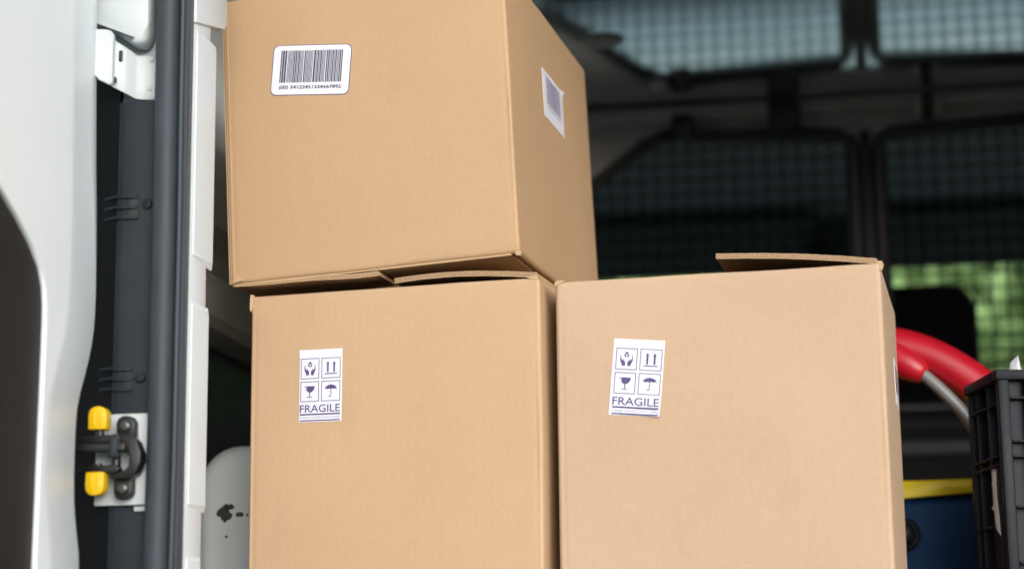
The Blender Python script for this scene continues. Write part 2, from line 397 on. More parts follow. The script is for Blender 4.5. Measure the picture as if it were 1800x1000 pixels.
vmesh("seal_flange", bm, M_RUBBER_DARK, seal, smooth=40)

# ---- white painted pillar above the slate cover, with pressed boss and hinge
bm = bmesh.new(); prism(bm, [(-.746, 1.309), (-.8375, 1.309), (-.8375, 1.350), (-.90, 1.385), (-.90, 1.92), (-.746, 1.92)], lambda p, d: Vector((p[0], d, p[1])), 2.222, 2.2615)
white_p = vmesh("pillar_panel", bm, M_WHITE_SHADED, smooth=None)
bm = bmesh.new()   # pressed boss with slanted lower edge
prism(bm, [(-.8825, 1.4235), (-.868, 1.418), (-.812, 1.3735), (-.797, 1.3775), (-.7945, 1.40), (-.7935, 1.62), (-.8825, 1.62)], lambda p, d: Vector((p[0], d, p[1])), 2.2215, 2.186)
bmesh.ops.bevel(bm, geom=bm.edges[:], offset=.009, segments=4, affect='EDGES', profile=.5)
vmesh("pressed_boss", bm, M_WHITE_SHADED, white_p, smooth=45)
hinge = empty("upper_hinge", (0, 0, 0), parent=VAN)
hinge.location = Vector((-.82, 2.20, 1.34)) - VO
# fixed leaf: wraps from the rear face round towards the knuckle
bm = bmesh.new()
leaf = [(-.7868, 2.2135), (-.8055, 2.2095), (-.8140, 2.2045), (-.8235, 2.193), (-.8390, 2.1835)]
def zt(i): return (1.3655, 1.3675, 1.366, 1.373, 1.383)[i]
def zb(i): return (1.3105, 1.3105, 1.3105, 1.315, 1.3225)[i]
A = [bm.verts.new((x, y, zb(i))) for i, (x, y) in enumerate(leaf)]; B = [bm.verts.new((x, y, zt(i))) for i, (x, y) in enumerate(leaf)]
for i in range(len(leaf) - 1): bm.faces.new((A[i], A[i + 1], B[i + 1], B[i]))
ext = bmesh.ops.extrude_face_region(bm, geom=bm.faces[:])
bmesh.ops.translate(bm, verts=[v for v in ext["geom"] if isinstance(v, bmesh.types.BMVert)], vec=(0.001, .006, 0))
bmesh.ops.bevel(bm, geom=bm.edges[:], offset=.0015, segments=2, affect='EDGES', profile=.5)
vmesh("fixed_leaf", bm, M_WHITE_SHADED, hinge, smooth=50)
# door leaf
bm = bmesh.new()
prism(bm, [(-.8745, 1.349), (-.862, 1.339), (-.853, 1.334), (-.8475, 1.3255), (-.8345, 1.3195), (-.8322, 1.324), (-.8322, 1.384), (-.8362, 1.389), (-.8455, 1.3895), (-.8505, 1.387), (-.856, 1.390), (-.866, 1.385)], lambda p, d: Vector((p[0], d + (p[0] + .83) * .55, p[1])), 2.1795, 2.1725)
bmesh.ops.bevel(bm, geom=bm.edges[:], offset=.0014, segments=2, affect='EDGES', profile=.5)
vmesh("door_leaf", bm, M_WHITE_SHADED, hinge, smooth=50)
bm = bmesh.new(); box(bm, (-.8312, 2.1868, 1.3545), (-.8262, 2.190, 1.3685), .0016, 3); vmesh("slot", bm, M_BLACK, hinge)
bm = bmesh.new(); box(bm, (-.8336, 2.179, 1.3255), (-.8306, 2.183, 1.3325), .001, 2); vmesh("slot", bm, M_BLACK, hinge)
bm = bmesh.new(); tube(bm, [(-.7865, 2.2105, 1.3485), (-.772, 2.2125, 1.3485)], .0062, 14); vmesh("hinge_pin", bm, M_WHITE_SHADED, hinge)
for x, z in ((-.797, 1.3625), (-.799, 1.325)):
    bm = bmesh.new(); lathe(bm, [(.0032, 0), (.003, .0006), (.002, .0008)], (x, 2.2098, z), (0, -1, 0), 12); vmesh("dimple", bm, M_WHITE_SHADED, hinge)

# ---- door check strap latch with yellow knobs
latch = empty("door_check_latch", Vector((-.82, 2.19, .868)) - VO, parent=VAN)
vbox("backing_plate", (-.8495, 2.1965, .8135), (-.7815, 2.202, .9215), M_WHITE_SHADED, .0015, latch)
vbox("lower_plate", (-.802, 2.2015, .8065), (-.7805, 2.205, .8125), M_WHITE_SHADED, .001, latch)
for zc, s in ((.9035, 1), (.8325, -1)):     # screw lugs
    bm = bmesh.new()
    prism(bm, [(-.8185 + .001 * s, zc - .0135), (-.7955, zc - .0135), (-.7955, zc + .006), (-.799, zc + .0115), (-.804, zc + .0135), (-.811, zc + .0135), (-.816, zc + .0105), (-.8185, zc + .005)] if s > 0 else
          [(-.8195, zc + .0135), (-.7970, zc + .0135), (-.7970, zc - .006), (-.8005, zc - .0115), (-.8055, zc - .0135), (-.8125, zc - .0135), (-.8175, zc - .0105), (-.8195, zc - .005)],
          lambda p, d: Vector((p[0], d, p[1])), 2.1935, 2.180)
    bmesh.ops.bevel(bm, geom=bm.edges[:], offset=.0012, segments=2, affect='EDGES', profile=.5)
    vmesh("screw_lug", bm, M_BLACKMETAL, latch, smooth=45)
screw(-.8068, 2.1798, .9045, .0062, latch, m=M_SCREW); screw(-.8078, 2.1798, .8315, .0062, latch, m=M_SCREW)
bm = bmesh.new(); prism(bm, [(-.818, .893), (-.798, .894), (-.789, .886), (-.784, .872), (-.7845, .860), (-.789, .849), (-.798, .842), (-.818, .842), (-.818, .850), (-.803, .850), (-.797, .856), (-.7955, .867), (-.798, .878), (-.804, .885), (-.818, .885)], lambda p, d: Vector((p[0], d, p[1])), 2.170, 2.190)
bmesh.ops.bevel(bm, geom=bm.edges[:], offset=.0013, segments=2, affect='EDGES', profile=.5)
vmesh("yoke", bm, M_BLACKMETAL, latch, smooth=45)
for nm, z, zz in (("upper_arm", .8885, .0052), ("lower_arm", .8535, .0048)):
    bm = bmesh.new(); prism(bm, [(-.8600, z - zz * .7), (-.812, z - zz), (-.808, z), (-.812, z + zz), (-.852, z + zz * .8), (-.860, z + zz * .3)], lambda p, d: Vector((p[0], d, p[1])), 2.166, 2.182)
    bmesh.ops.bevel(bm, geom=bm.edges[:], offset=.0012, segments=2, affect='EDGES', profile=.5); vmesh(nm, bm, M_BLACKMETAL, latch, smooth=45)
bm = bmesh.new(); box(bm, (-.905, 2.160, .8725), (-.800, 2.168, .8835), .0025, 3); vmesh("check_strap", bm, M_BLACKMETAL, latch)
bm = bmesh.new(); lathe(bm, [(.0065, -.011), (.0072, -.010), (.0072, .010), (.0065, .011)], (-.8145, 2.1655, .8775), (0, 0, 1), 18); vmesh("roller", bm, M_SLATE, latch)
bm = bmesh.new(); tube(bm, [(-.8165, 2.178, .895), (-.8165, 2.178, .842)], .0055, 12); vmesh("pivot_pin", bm, M_BLACKMETAL, latch)
for zc, s, x in ((.9125, 1, -.8345), (.8365, -1, -.8358)):
    bm = bmesh.new()   # knob: rounded outer end, flat inner end, shallow face recess
    pr = [(-.0108, -.0132), (.0108, -.0132), (.0112, .004), (.0098, .0095), (.0062, .0130), (0, .0142), (-.0062, .0130), (-.0098, .0095), (-.0112, .004)]
    prism(bm, [(x + a, zc + b * s) for a, b in pr], lambda p, d: Vector((p[0], d, p[1])), 2.160, 2.178)
    bmesh.ops.bevel(bm, geom=bm.edges[:], offset=.0013, segments=2, affect='EDGES', profile=.5)
    k = vmesh("knob", bm, M_YELLOW, latch, smooth=45)
    for dx in (-.0035, .0045):
        bm = bmesh.new(); box(bm, (x + dx - .0012, 2.1588, zc - .009 * s), (x + dx + .0012, 2.162, zc + .007 * s), .0008, 2); vmesh("grip_rib", bm, M_YELLOW, k)
    bm = bmesh.new(); tube(bm, [(x, 2.171, zc - .0132 * s), (x, 2.171, zc - .024 * s)], .0048, 12); vmesh("knob_stem", bm, M_BLACKMETAL, latch)

# ---- rear left door, swung open towards the viewer
door = empty("rear_door", Vector((-.85, 2.15, .60)) - VO, parent=VAN)
edge = [(2.1682, 1.90), (2.1682, 1.4288), (2.1855, 1.2177), (2.1902, 1.0919), (2.1892, 1.0362), (2.1841, 1.0078), (2.1672, 0.9711), (2.1482, 0.9414), (2.1377, 0.9201), (2.1359, 0.8802), (2.1369, 0.8278), (2.1431, 0.7957), (2.1540, 0.7704), (2.1654, 0.7384), (2.150, .68), (2.150, .45)]
hole = [(1.55, 1.22), (1.70, 1.185), (1.80, 1.160), (1.885, 1.128), (1.930, 1.108), (1.960, 1.093), (1.990, 1.076), (2.010, 1.060), (2.020, 1.043), (2.0245, 1.02), (2.025, .98), (2.0225, .85), (2.0205, .72), (2.018, .60), (2.005, .545), (1.96, .52), (1.55, .52)]
def ring_surface(bm, X):
    """white pressed inner skin between the hole and the hinge-side edge"""
    N = 46
    def along(path, closed=False):
        ps = smooth_path([(0, y, z) for y, z in path], 2)
        L = [0]
        for a, b in zip(ps, ps[1:]): L.append(L[-1] + (b - a).length)
        return ps, L
    zs = [1.90 - (1.90 - .47) * k / 70 for k in range(71)]
    def at(path, z):
        ps, _ = along(path)
        for a, b in zip(ps, ps[1:]):
            if (a.z >= z >= b.z) or (a.z <= z <= b.z):
                t = 0 if abs(a.z - b.z) < 1e-9 else (z - a.z) / (b.z - a.z)
                return a.lerp(b, t).y
        return None
    ep, _ = along(edge); hp, _ = along(hole)
    def ey(z):
        for a, b in zip(ep, ep[1:]):
            if a.z >= z >= b.z: return a.y + (b.y - a.y) * (a.z - z) / max(1e-9, a.z - b.z)
        return ep[-1].y
    def hy(z):
        if z >= hp[0].z: return 1.55
        for a, b in zip(hp, hp[1:]):
            if a.z >= z >= b.z: return a.y + (b.y - a.y) * (a.z - z) / max(1e-9, a.z - b.z)
        return hp[-1].y
    rows = []
    for z in zs:
        y0, y1 = hy(z), ey(z); row = []
        for t, dx in ((0, -.006), (0.0, -.002), (.006, .0), (.5, 0.0), (.60, -.0002), (.64, -.0014), (.95, -.0040), (.985, -.0060), (1.0, -.011)):
            if y0 <= 1.551 and t < .01: yy = 1.55; ddx = 0
            else: yy = y0 + (y1 - y0) * t; ddx = dx
            # keep the fold at a steady distance from the edge
            if t in (.5, .60, .64): yy = max(y0 + .008, y1 - {.5: .104, .60: .092, .64: .087}[t])
            row.append(bm.verts.new((X + ddx, yy, z)))
        rows.append(row)
    for a, b in zip(rows, rows[1:]):
        for k in range(len(a) - 1):
            if (a[k].co - a[k + 1].co).length < 1e-7 and (b[k].co - b[k + 1].co).length < 1e-7: continue
            bm.faces.new((a[k], a[k + 1], b[k + 1], b[k]))
bm = bmesh.new(); ring_surface(bm, -.845)
vmesh("inner_skin", bm, M_WHITE, door, smooth=60)
vbox("trim_insert", (-.905, 1.50, .50), (-.8495, 2.045, 1.222), M_DOORTRIM, .004, door)
bm = bmesh.new(); prism(bm, [(y - .004, z) for y, z in edge] + [(1.50, .45), (1.50, 1.90)], lambda p, d: Vector((d, p[0], p[1])), -.910, -.925)
vmesh("outer_skin", bm, M_WHITE, door, smooth=40)

# ---- bulkhead behind the load space
bh = empty("bulkhead", Vector((0.13, YB, ZF)) - VO, parent=VAN)
def frame_tube(name, pts, r):
    bm = bmesh.new(); tube(bm, pts, r, 10); return vmesh(name, bm, M_BLACK, bh, smooth=60)
CX = 0.129
def win(sgn):
    """centre line of a window frame, inner post first"""
    a = [(CX + sgn * .028, YB, 1.19), (CX + sgn * .028, YB, 1.795), (CX + sgn * .034, YB, 1.826), (CX + sgn * .062, YB, 1.842), (CX + sgn * .47, YB, 1.858), (CX + sgn * .52, YB, 1.838), (CX + sgn * .66, YB, 1.735), (CX + sgn * .80, YB, 1.66), (CX + sgn * .84, YB, 1.60), (CX + sgn * .84, YB, 1.19), (CX + sgn * .028, YB, 1.19)]
    return a
for s in (-1, 1): frame_tube("window_frame", win(s), .0165)
# solid pieces round the two windows
bm = bmesh.new()
hp = [(XL, 1.929), (XR, 1.929), (XR, 1.70), (CX + .80, 1.665), (CX + .66, 1.742), (CX + .52, 1.846), (CX + .47, 1.866), (CX + .06, 1.850), (CX - .06, 1.850), (CX - .47, 1.866), (CX - .52, 1.846), (CX - .66, 1.742), (CX - .80, 1.665), (XL, 1.70)]
prism(bm, hp, lambda p, d: Vector((p[0], d, p[1])), YB + .006, YB + .016)
vmesh("header_panel", bm, M_HEADER, bh, smooth=None)
vbox("centre_post", (CX - .0135, YB - .002, 1.19), (CX + .0135, YB + .010, 1.85), M_RIB, .002, bh)
vbox("header_rail", (XL + .01, YB - .035, 1.890), (XR - .01, YB + .004, 1.926), M_HEADER, .008, bh)
for s in (-1, 1): vbox("side_post", (CX + s * .845, YB, 1.19), (XR if s > 0 else XL, YB + .012, 1.70), M_HEADER, 0, bh)
vbox("lower_panel", (XL, YB, ZF), (XR, YB + .015, 1.188), M_WIRE, 0, bh)
for z, h in ((1.186, .010), (1.150, .008), (1.098, .034), (1.01, .02), (.92, .02)): vbox("panel_rib", (XL + .01, YB - .014, z - h / 2), (XR - .01, YB - .001, z + h / 2), M_RIB, .003, bh)
for x, z, wd, hh in ((-.295, 1.872, .05, .055), (-.055, 1.885, .075, .075), (.275, 1.893, .022, .06)): vbox("bracket", (x - wd / 2, YB - .05, z - hh / 2), (x + wd / 2, YB - .004, z + hh / 2), M_BLACK, .01, bh)
for dx in (-.022, .022): vbox("bracket_cheek", (.275 + dx - .006, YB - .045, 1.872), (.275 + dx + .006, YB - .006, 1.905), M_RAIL, .004, bh)
# wire mesh, each wire a rod
WV = bpy.data.meshes.new("vertical_wire"); b_ = bmesh.new(); tube(b_, [(0, 0, 0), (0, 0, 1)], .0026, 6); b_.to_mesh(WV); b_.free(); WV.materials.append(M_WIRE)
WH = bpy.data.meshes.new("horizontal_wire"); b_ = bmesh.new(); tube(b_, [(0, 0, 0), (1, 0, 0)], .0024, 6); b_.to_mesh(WH); b_.free(); WH.materials.append(M_WIRE)
def top_at(x):
    u = abs(x - CX)
    pts = [(.028, 1.826), (.062, 1.842), (.47, 1.858), (.52, 1.838), (.66, 1.735), (.80, 1.66), (.84, 1.60)]
    for (a, za), (b, zb_) in zip(pts, pts[1:]):
        if a <= u <= b: return za + (zb_ - za) * (u - a) / (b - a)
    return None
def span_at(z):
    us = [u / 400 for u in range(12, 336)]
    ok = [u for u in us if top_at(CX + u) and top_at(CX + u) >= z]
    return (min(ok), max(ok)) if ok else None
bo = local(bh)
P, PZ = 0.037, 0.036
k = 0
while True:
    u = .046 + k * P
    if u > .835: break
    k += 1
    for s in (-1, 1):
        x = CX + s * u; zt_ = top_at(x)
        o = bpy.data.objects.new("mesh_wire", WV); COL.objects.link(o); o.parent = bh
        o.location = Vector((x, YB + .003, 1.19)) - bo; o.scale = (1, 1, zt_ - 1.19)
z = 1.19 + PZ * .6
while z < 1.85:
    sp = span_at(z)
    if sp:
        for s in (-1, 1):
            x0 = CX + sp[0] if s > 0 else CX - sp[1]
            o = bpy.data.objects.new("mesh_wire", WH); COL.objects.link(o); o.parent = bh
            o.location = Vector((x0, YB - .001, z)) - bo; o.scale = (sp[1] - sp[0], 1, 1)
    z += PZ

# ---- cab ahead of the bulkhead
cab = empty("cab", Vector((0.13, 5.2, .5)) - VO, parent=VAN)
vbox("cab_floor", (XL, 6.004, .50), (XR, 6.55, .59), M_BLACK, 0, cab)
for sx, xo in ((XL - .05, 1), (XR + .03, -1)):
    vbox("door_panel", (sx, 4.624, .35), (sx + .02, 6.6, 1.24), M_WHITE, 0, cab)
    vbox("door_card", (sx + .02 * xo + (0.001 if xo > 0 else -.001), 4.63, .6), (sx + .02 * xo + (.012 if xo > 0 else .008), 6.0, 1.24), M_CAB, 0, cab)
    vbox("window_header", (sx, 4.624, 1.80), (sx + .02, 5.95, 1.95), M_WHITE, 0, cab)
    vbox("door_pillar", (sx, 4.624, 1.241), (sx + .02, 4.78, 1.799), M_BLACK, 0, cab)
    vbox("side_window", (sx + .008, 4.781, 1.241), (sx + .012, 6.0, 1.799), M_GLASS, 0, cab)
bm = bmesh.new(); prism(bm, [(5.80, 1.928), (5.93, 1.80), (5.96, 1.815), (5.92, 1.95)], lambda p, d: Vector((d, p[0], p[1])), XL, XR); vmesh("windscreen_header", bm, M_CAB, cab, smooth=None)
bm = bmesh.new(); prism(bm, [(5.945, 1.80), (6.60, 1.00), (6.606, 1.003), (5.952, 1.804)], lambda p, d: Vector((d, p[0], p[1])), XL + .06, XR - .06); vmesh("windscreen", bm, M_GLASS, cab, smooth=None)
for s in (0, 1):
    x0, x1 = ((XL - .03, XL + .06), (XR - .06, XR + .03))[s]
    bm = bmesh.new(); prism(bm, [(5.90, 1.83), (6.58, .99), (6.64, 1.01), (5.98, 1.84)], lambda p, d: Vector((d, p[0], p[1])), x0, x1); vmesh("windscreen_pillar", bm, M_CAB, cab, smooth=None)
bm = bmesh.new(); prism(bm, [(6.05, .60), (6.05, .90), (6.10, .95), (6.56, .985), (6.58, .60)], lambda p, d: Vector((d, p[0], p[1])), XL + .02, XR - .02); vmesh("dashboard", bm, M_CAB, cab, smooth=30)
bm = bmesh.new(); prism(bm, [(6.61, .40), (6.61, .985), (6.9, .96), (7.25, .89), (7.42, .78), (7.46, .40)], lambda p, d: Vector((d, p[0], p[1])), XL + .03, XR - .03)
bmesh.ops.bevel(bm, geom=[e for e in bm.edges if abs(e.verts[0].co.x - e.verts[1].co.x) > 1], offset=.03, segments=3, affect='EDGES', profile=.5); vmesh("bonnet", bm, M_WHITE, cab, smooth=50)
for x0, x1 in ((-.66, .00), (.22, .95)):
    bm = bmesh.new(); prism(bm, [(5.62, 1.905), (5.86, 1.795), (5.87, 1.815), (5.63, 1.925)], lambda p, d: Vector((d, p[0], p[1])), x0, x1); vmesh("sun_visor", bm, M_CAB, cab, smooth=None)
vbox("rear_mirror", (-.02, 5.72, 1.73), (.04, 5.78, 1.85), M_BLACK, .012, cab)
for x0, x1, ht, hw in ((-.12 + .02, .386, 1.535, .0), (-.70, -.35, 1.50, .0), (.62, .98, 1.50, 0)):
    bm = bmesh.new(); box(bm, (x0, 4.74, .62), (x1, 4.90, 1.30), .05, 4); st = vmesh("seat", bm, M_SEAT, cab, smooth=60)
    bm = bmesh.new(); box(bm, (x0 + (.16 if x0 > -.2 and x0 < 0 else .03), 4.76, 1.24), (x1, 4.90, ht), .069, 8); vmesh("headrest", bm, M_SEAT, cab, smooth=60)
# wheels, half hidden below
for x in (XL + .04, XR - .04):
    for y in (2.98, 6.35):
        bm = bmesh.new(); lathe(bm, [(.17, -.09), (.29, -.09), (.315, -.07), (.315, .07), (.29, .09), (.17, .09)], (x, y, .315), (1, 0, 0), 32); vmesh("wheel", bm, M_BLACK, smooth=40)

# ================================================================== BOXES
def bulge(u, z, W, H, amp):
    a = max(0, 1 - ((u / W - .5) * 2) ** 2) * max(0, 1 - ((z / H - .5) * 2) ** 2)
    return amp * a + .0009 * noise.noise(Vector((u * 7, z * 7, W * 50)))
def make_body(W, D, H, m, parent, amp=.002, r=.0042, seed=1):
    """hollow carton: origin at front-left-top corner, x right, y back, z down negative. walls grooved beside the folds"""
    bm = bmesh.new()
    ring = []                                  # (x, y, nx, ny, side, t)
    def side_pts(L):
        e = [0.0, .0025, .005, .008]
        n = 16
        mid = [.008 + (L - .016) * k / n for k in range(1, n)]
        return e + mid + [L - .008, L - .005, L - .0025, L]
    def gro(t, L):
        d = min(t, L - t)
        return -.0006 * math.exp(-((d - .0025) / .0015) ** 2)
    segs = [((r, 0), (1, 0), (0, -1), W - 2 * r), ((W, r), (0, 1), (1, 0), D - 2 * r), ((W - r, D), (-1, 0), (0, 1), W - 2 * r), ((0, D - r), (0, -1), (-1, 0), D - 2 * r)]
    for i, (o, d, nn, L) in enumerate(segs):
        for t in side_pts(L): ring.append((o[0] + d[0] * t, o[1] + d[1] * t, nn[0], nn[1], i, t, L))
        n2 = segs[(i + 1) % 4][2]; cx, cy = o[0] + d[0] * L - nn[0] * r, o[1] + d[1] * L - nn[1] * r
        for k in range(1, 5):
            a = R(90 * k / 5); vx = nn[0] * math.cos(a) + n2[0] * math.sin(a); vy = nn[1] * math.cos(a) + n2[1] * math.sin(a)
            ring.append((cx + vx * r, cy + vy * r, vx, vy, -1, 0, 1))
    zr = [(0.0, -.0042), (.0008, -.0026), (.002, -.0012), (.004, -.0003), (.0075, 0.0)]
    zl = [(z, s) for z, s in zr] + [(.0075 + (H - .015) * k / 18, 0) for k in range(1, 18)] + [(H - z, s) for z, s in reversed(zr)]
    outer = []
    for z, s in zl:
        row = []
        for x, y, nx, ny, sd, t, L in ring:
            o = s
            if sd >= 0: o += gro(t, L) * (1 if .008 < z < H - .008 else 0) + bulge(t, z, L, H, amp) * (1 if s == 0 else .3)
            dzw = .0010 * noise.noise(Vector((x * 9 + seed, y * 9, 3.1)))
            row.append(bm.verts.new((x + nx * o, y + ny * o, -z + (dzw if z < .01 or z > H - .01 else 0))))
        outer.append(row)
    n = len(ring)
    for a, b in zip(outer, outer[1:]):
        for k in range(n): bm.faces.new((a[k], a[(k + 1) % n], b[(k + 1) % n], b[k]))
    inn = []
    for row, z in ((outer[0], .001), (outer[-1], H - .001)):
        inn.append([bm.verts.new((ring[k][0] - ring[k][2] * .0075, ring[k][1] - ring[k][3] * .0075, -z)) for k in range(n)])
    for k in range(n):
        k2 = (k + 1) % n
        bm.faces.new((outer[0][k], outer[0][k2], inn[0][k2], inn[0][k])); bm.faces.new((outer[-1][k2], outer[-1][k], inn[1][k], inn[1][k2])); bm.faces.new((inn[0][k], inn[0][k2], inn[1][k2], inn[1][k]))
    return link("carton_body", bm, m, parent, smooth=40)

def flute_edge(parent, path, across, facing, T=.0065, pitch=.0062, name="corrugated_edge"):
    """cut edge of double-wall board along path: liners with wavy cores over a dark gap"""
    path = [Vector(p) for p in path]; ac = Vector(across).normalized(); fc = Vector(facing).normalized()
    L = [0]
    for a, b in zip(path, path[1:]): L.append(L[-1] + (b - a).length)
    def at(s):
        for i in range(len(path) - 1):
            if s <= L[i + 1] or i == len(path) - 2: return path[i].lerp(path[i + 1], (s - L[i]) / max(1e-9, L[i + 1] - L[i]))
    bm = bmesh.new()
    def ribbon(ss, offs, wd, lift, mi):
        pr = None
        for s, o in zip(ss, offs):
            p = at(s) + fc * lift; a = bm.verts.new(p + ac * (o - wd / 2)); b = bm.verts.new(p + ac * (o + wd / 2))
            if pr: bm.faces.new((pr[0], pr[1], b, a)).material_index = mi
            pr = (a, b)
    n = 24; ss = [L[-1] * k / n for k in range(n + 1)]
    ribbon(ss, [T / 2] * (n + 1), T, 0, 1)
    jag = lambda s, q: .00035 * noise.noise(Vector((s * 160, q, 0)))
    n2 = 90; s2 = [L[-1] * k / n2 for k in range(n2 + 1)]
    for o in (.0005, T * .52, T - .0005): ribbon(s2, [o + jag(s, o * 900) for s in s2], .0012, .0008, 0)
    m = int(L[-1] / pitch * 8); s3 = [L[-1] * k / m for k in range(m + 1)]
    for c0, a in ((T * .27, T * .17), (T * .76, T * .15)): ribbon(s3, [c0 + a * math.sin(2 * math.pi * s / pitch + c0 * 999) for s in s3], .0006, .0005, 0)
    return link(name, bm, [M_LINER, M_FLUTE_GAP], parent)

def flap(parent, name, W, D, curve, T=.0058, m=None, axis='x', n=14):
    """bent board: curve(t)-> (x, z) of the underside along its width, straight over depth y0..y1"""
    bm = bmesh.new(); lo, hi = [], []
    for k in range(n + 1):
        x, z = curve(k / n)
        lo.append([bm.verts.new((x, y, z)) for y in D]); hi.append([bm.verts.new((x, y, z + T)) for y in D])
    for k in range(n):
        for A in (lo, hi): bm.faces.new((A[k][0], A[k][1], A[k + 1][1], A[k + 1][0]))
        for j in (0, 1): bm.faces.new((lo[k][j], hi[k][j], hi[k + 1][j], lo[k + 1][j]))
    for k in (0, n): bm.faces.new((lo[k][0], lo[k][1], hi[k][1], hi[k][0]))
    return link(name, bm, m or M_FLAP, parent, smooth=40)

def carton(name, org, yaw, tilt, W, D, H, m, label, seed):
    e = empty(name, org, (0, R(tilt), R(yaw)))
    e.rotation_mode = 'QUATERNION'
    e.rotation_quaternion = (Matrix.Rotation(R(yaw), 3, 'Z') @ Matrix.Rotation(R(tilt), 3, 'Y')).to_quaternion()
    # the empty stands at the base, the parts hang from an offset of +H
    e.location = Vector(org) + e.rotation_quaternion.to_matrix() @ Vector((W / 2, D / 2, -H))
    tag(e, label, "cardboard box", "cardboard boxes stacked in the van")
    return e
PARTS = {}
def finish(e, W, D, H):
    for o in e.children:
        if o.type == 'MESH': o.location = (-W / 2, -D / 2, H)

# ---- label making
def poly(bm, pts, f, mi=0):
    vs_ = [bm.verts.new(f(x, y)) for x, y in pts]
    fc = bm.faces.new(vs_); fc.material_index = mi
def text_mesh(txt, size):
    cu = bpy.data.curves.new("lettering", 'FONT'); cu.body = txt; cu.size = size; cu.resolution_u = 3; cu.offset = 0.009
    o = bpy.data.objects.new("lettering", cu); COL.objects.link(o)
    me = bpy.data.meshes.new_from_object(o)
    COL.objects.unlink(o); bpy.data.objects.remove(o)
    return me
def add_text(bm, txt, x0, x1, y0, y1, f):
    me = text_mesh(txt, 1.0)
    xs = [v.co.x for v in me.vertices]; ys = [v.co.y for v in me.vertices]
    a, b, c, d = min(xs), max(xs), min(ys), max(ys)
    vm = [bm.verts.new(f(x0 + (v.co.x - a) / (b - a) * (x1 - x0), y0 + (v.co.y - c) / (d - c) * (y1 - y0))) for v in me.vertices]
    for p in me.polygons:
        try: bm.faces.new([vm[i] for i in p.vertices])
        except ValueError: pass
    bpy.data.meshes.remove(me)
def stroke(pts, w):
    """thick polyline as list of quads"""
    q = []
    for (x0, y0), (x1, y1) in zip(pts, pts[1:]):
        L = math.hypot(x1 - x0, y1 - y0); nx, ny = -(y1 - y0) / L * w / 2, (x1 - x0) / L * w / 2
        ex, ey = (x1 - x0) / L * w * .3, (y1 - y0) / L * w * .3
        q.append([(x0 + nx - ex, y0 + ny - ey), (x0 - nx - ex, y0 - ny - ey), (x1 - nx + ex, y1 - ny + ey), (x1 + nx + ex, y1 + ny + ey)])
    return q
def paper(parent, w, h, f, corner=0.0, name="label", m=None, n=8):
    bm = bmesh.new()
    if corner > 0:
        ring = []
        for cx, cy, a0 in ((w / 2 - corner, h / 2 - corner, 0), (-w / 2 + corner, h / 2 - corner, 90), (-w / 2 + corner, -h / 2 + corner, 180), (w / 2 - corner, -h / 2 + corner, 270)):
            for k in range(6): ring.append((cx + corner * math.cos(R(a0 + 18 * k)), cy + corner * math.sin(R(a0 + 18 * k))))
        top = [bm.verts.new(f(x, y, .0004)) for x, y in ring]; bot = [bm.verts.new(f(x, y, -.0002)) for x, y in ring]
        bm.faces.new(top)
        for i in range(len(ring)): bm.faces.new((top[i], bot[i], bot[(i + 1) % len(ring)], top[(i + 1) % len(ring)]))
    else:
        g = [[bm.verts.new(f(-w / 2 + w * i / n, -h / 2 + h * j / n, .0004)) for i in range(n + 1)] for j in range(n + 1)]
        for j in range(n):
            for i in range(n): bm.faces.new((g[j][i], g[j][i + 1], g[j + 1][i + 1], g[j + 1][i]))
        rim = [g[0][i] for i in range(n)] + [g[j][n] for j in range(n)] + [g[n][n - i] for i in range(n)] + [g[n - j][0] for j in range(n)]
        low = [bm.verts.new(v.co) for v in rim]
        base = [f(-w / 2 + w * i / n, -h / 2, -.0002) for i in range(n)] + [f(w / 2, -h / 2 + h * j / n, -.0002) for j in range(n)] + [f(w / 2 - w * i / n, h / 2, -.0002) for i in range(n)] + [f(-w / 2, h / 2 - h * j / n, -.0002) for j in range(n)]
        for v, b in zip(low, base): v.co = b
        for i in range(len(rim)): bm.faces.new((rim[i], low[i], low[(i + 1) % len(rim)], rim[(i + 1) % len(rim)]))
    return link(name, bm, m or M_LABEL, parent)

def front_map(W, H, amp, cx, cz, ang):
    c, s = math.cos(R(ang)), math.sin(R(ang))
    def f(x, y, lift=.0007):
        u, z = cx + x * c - y * s, -(cz + x * s + y * c)
        return Vector((u, -(bulge(u - .0055, z, W - .011, H, amp) + lift + .0002), -z))
    return f
def side_map(W, D, H, amp, cv, cz, ang):
    c, s = math.cos(R(ang)), math.sin(R(ang))
    def f(x, y, lift=.0007):
        v, z = cv + x * c - y * s, -(cz + x * s + y * c)
        return Vector((W + bulge(v - .0055, z, D - .011, H, amp) + lift + .0002, v, -z))
    return f

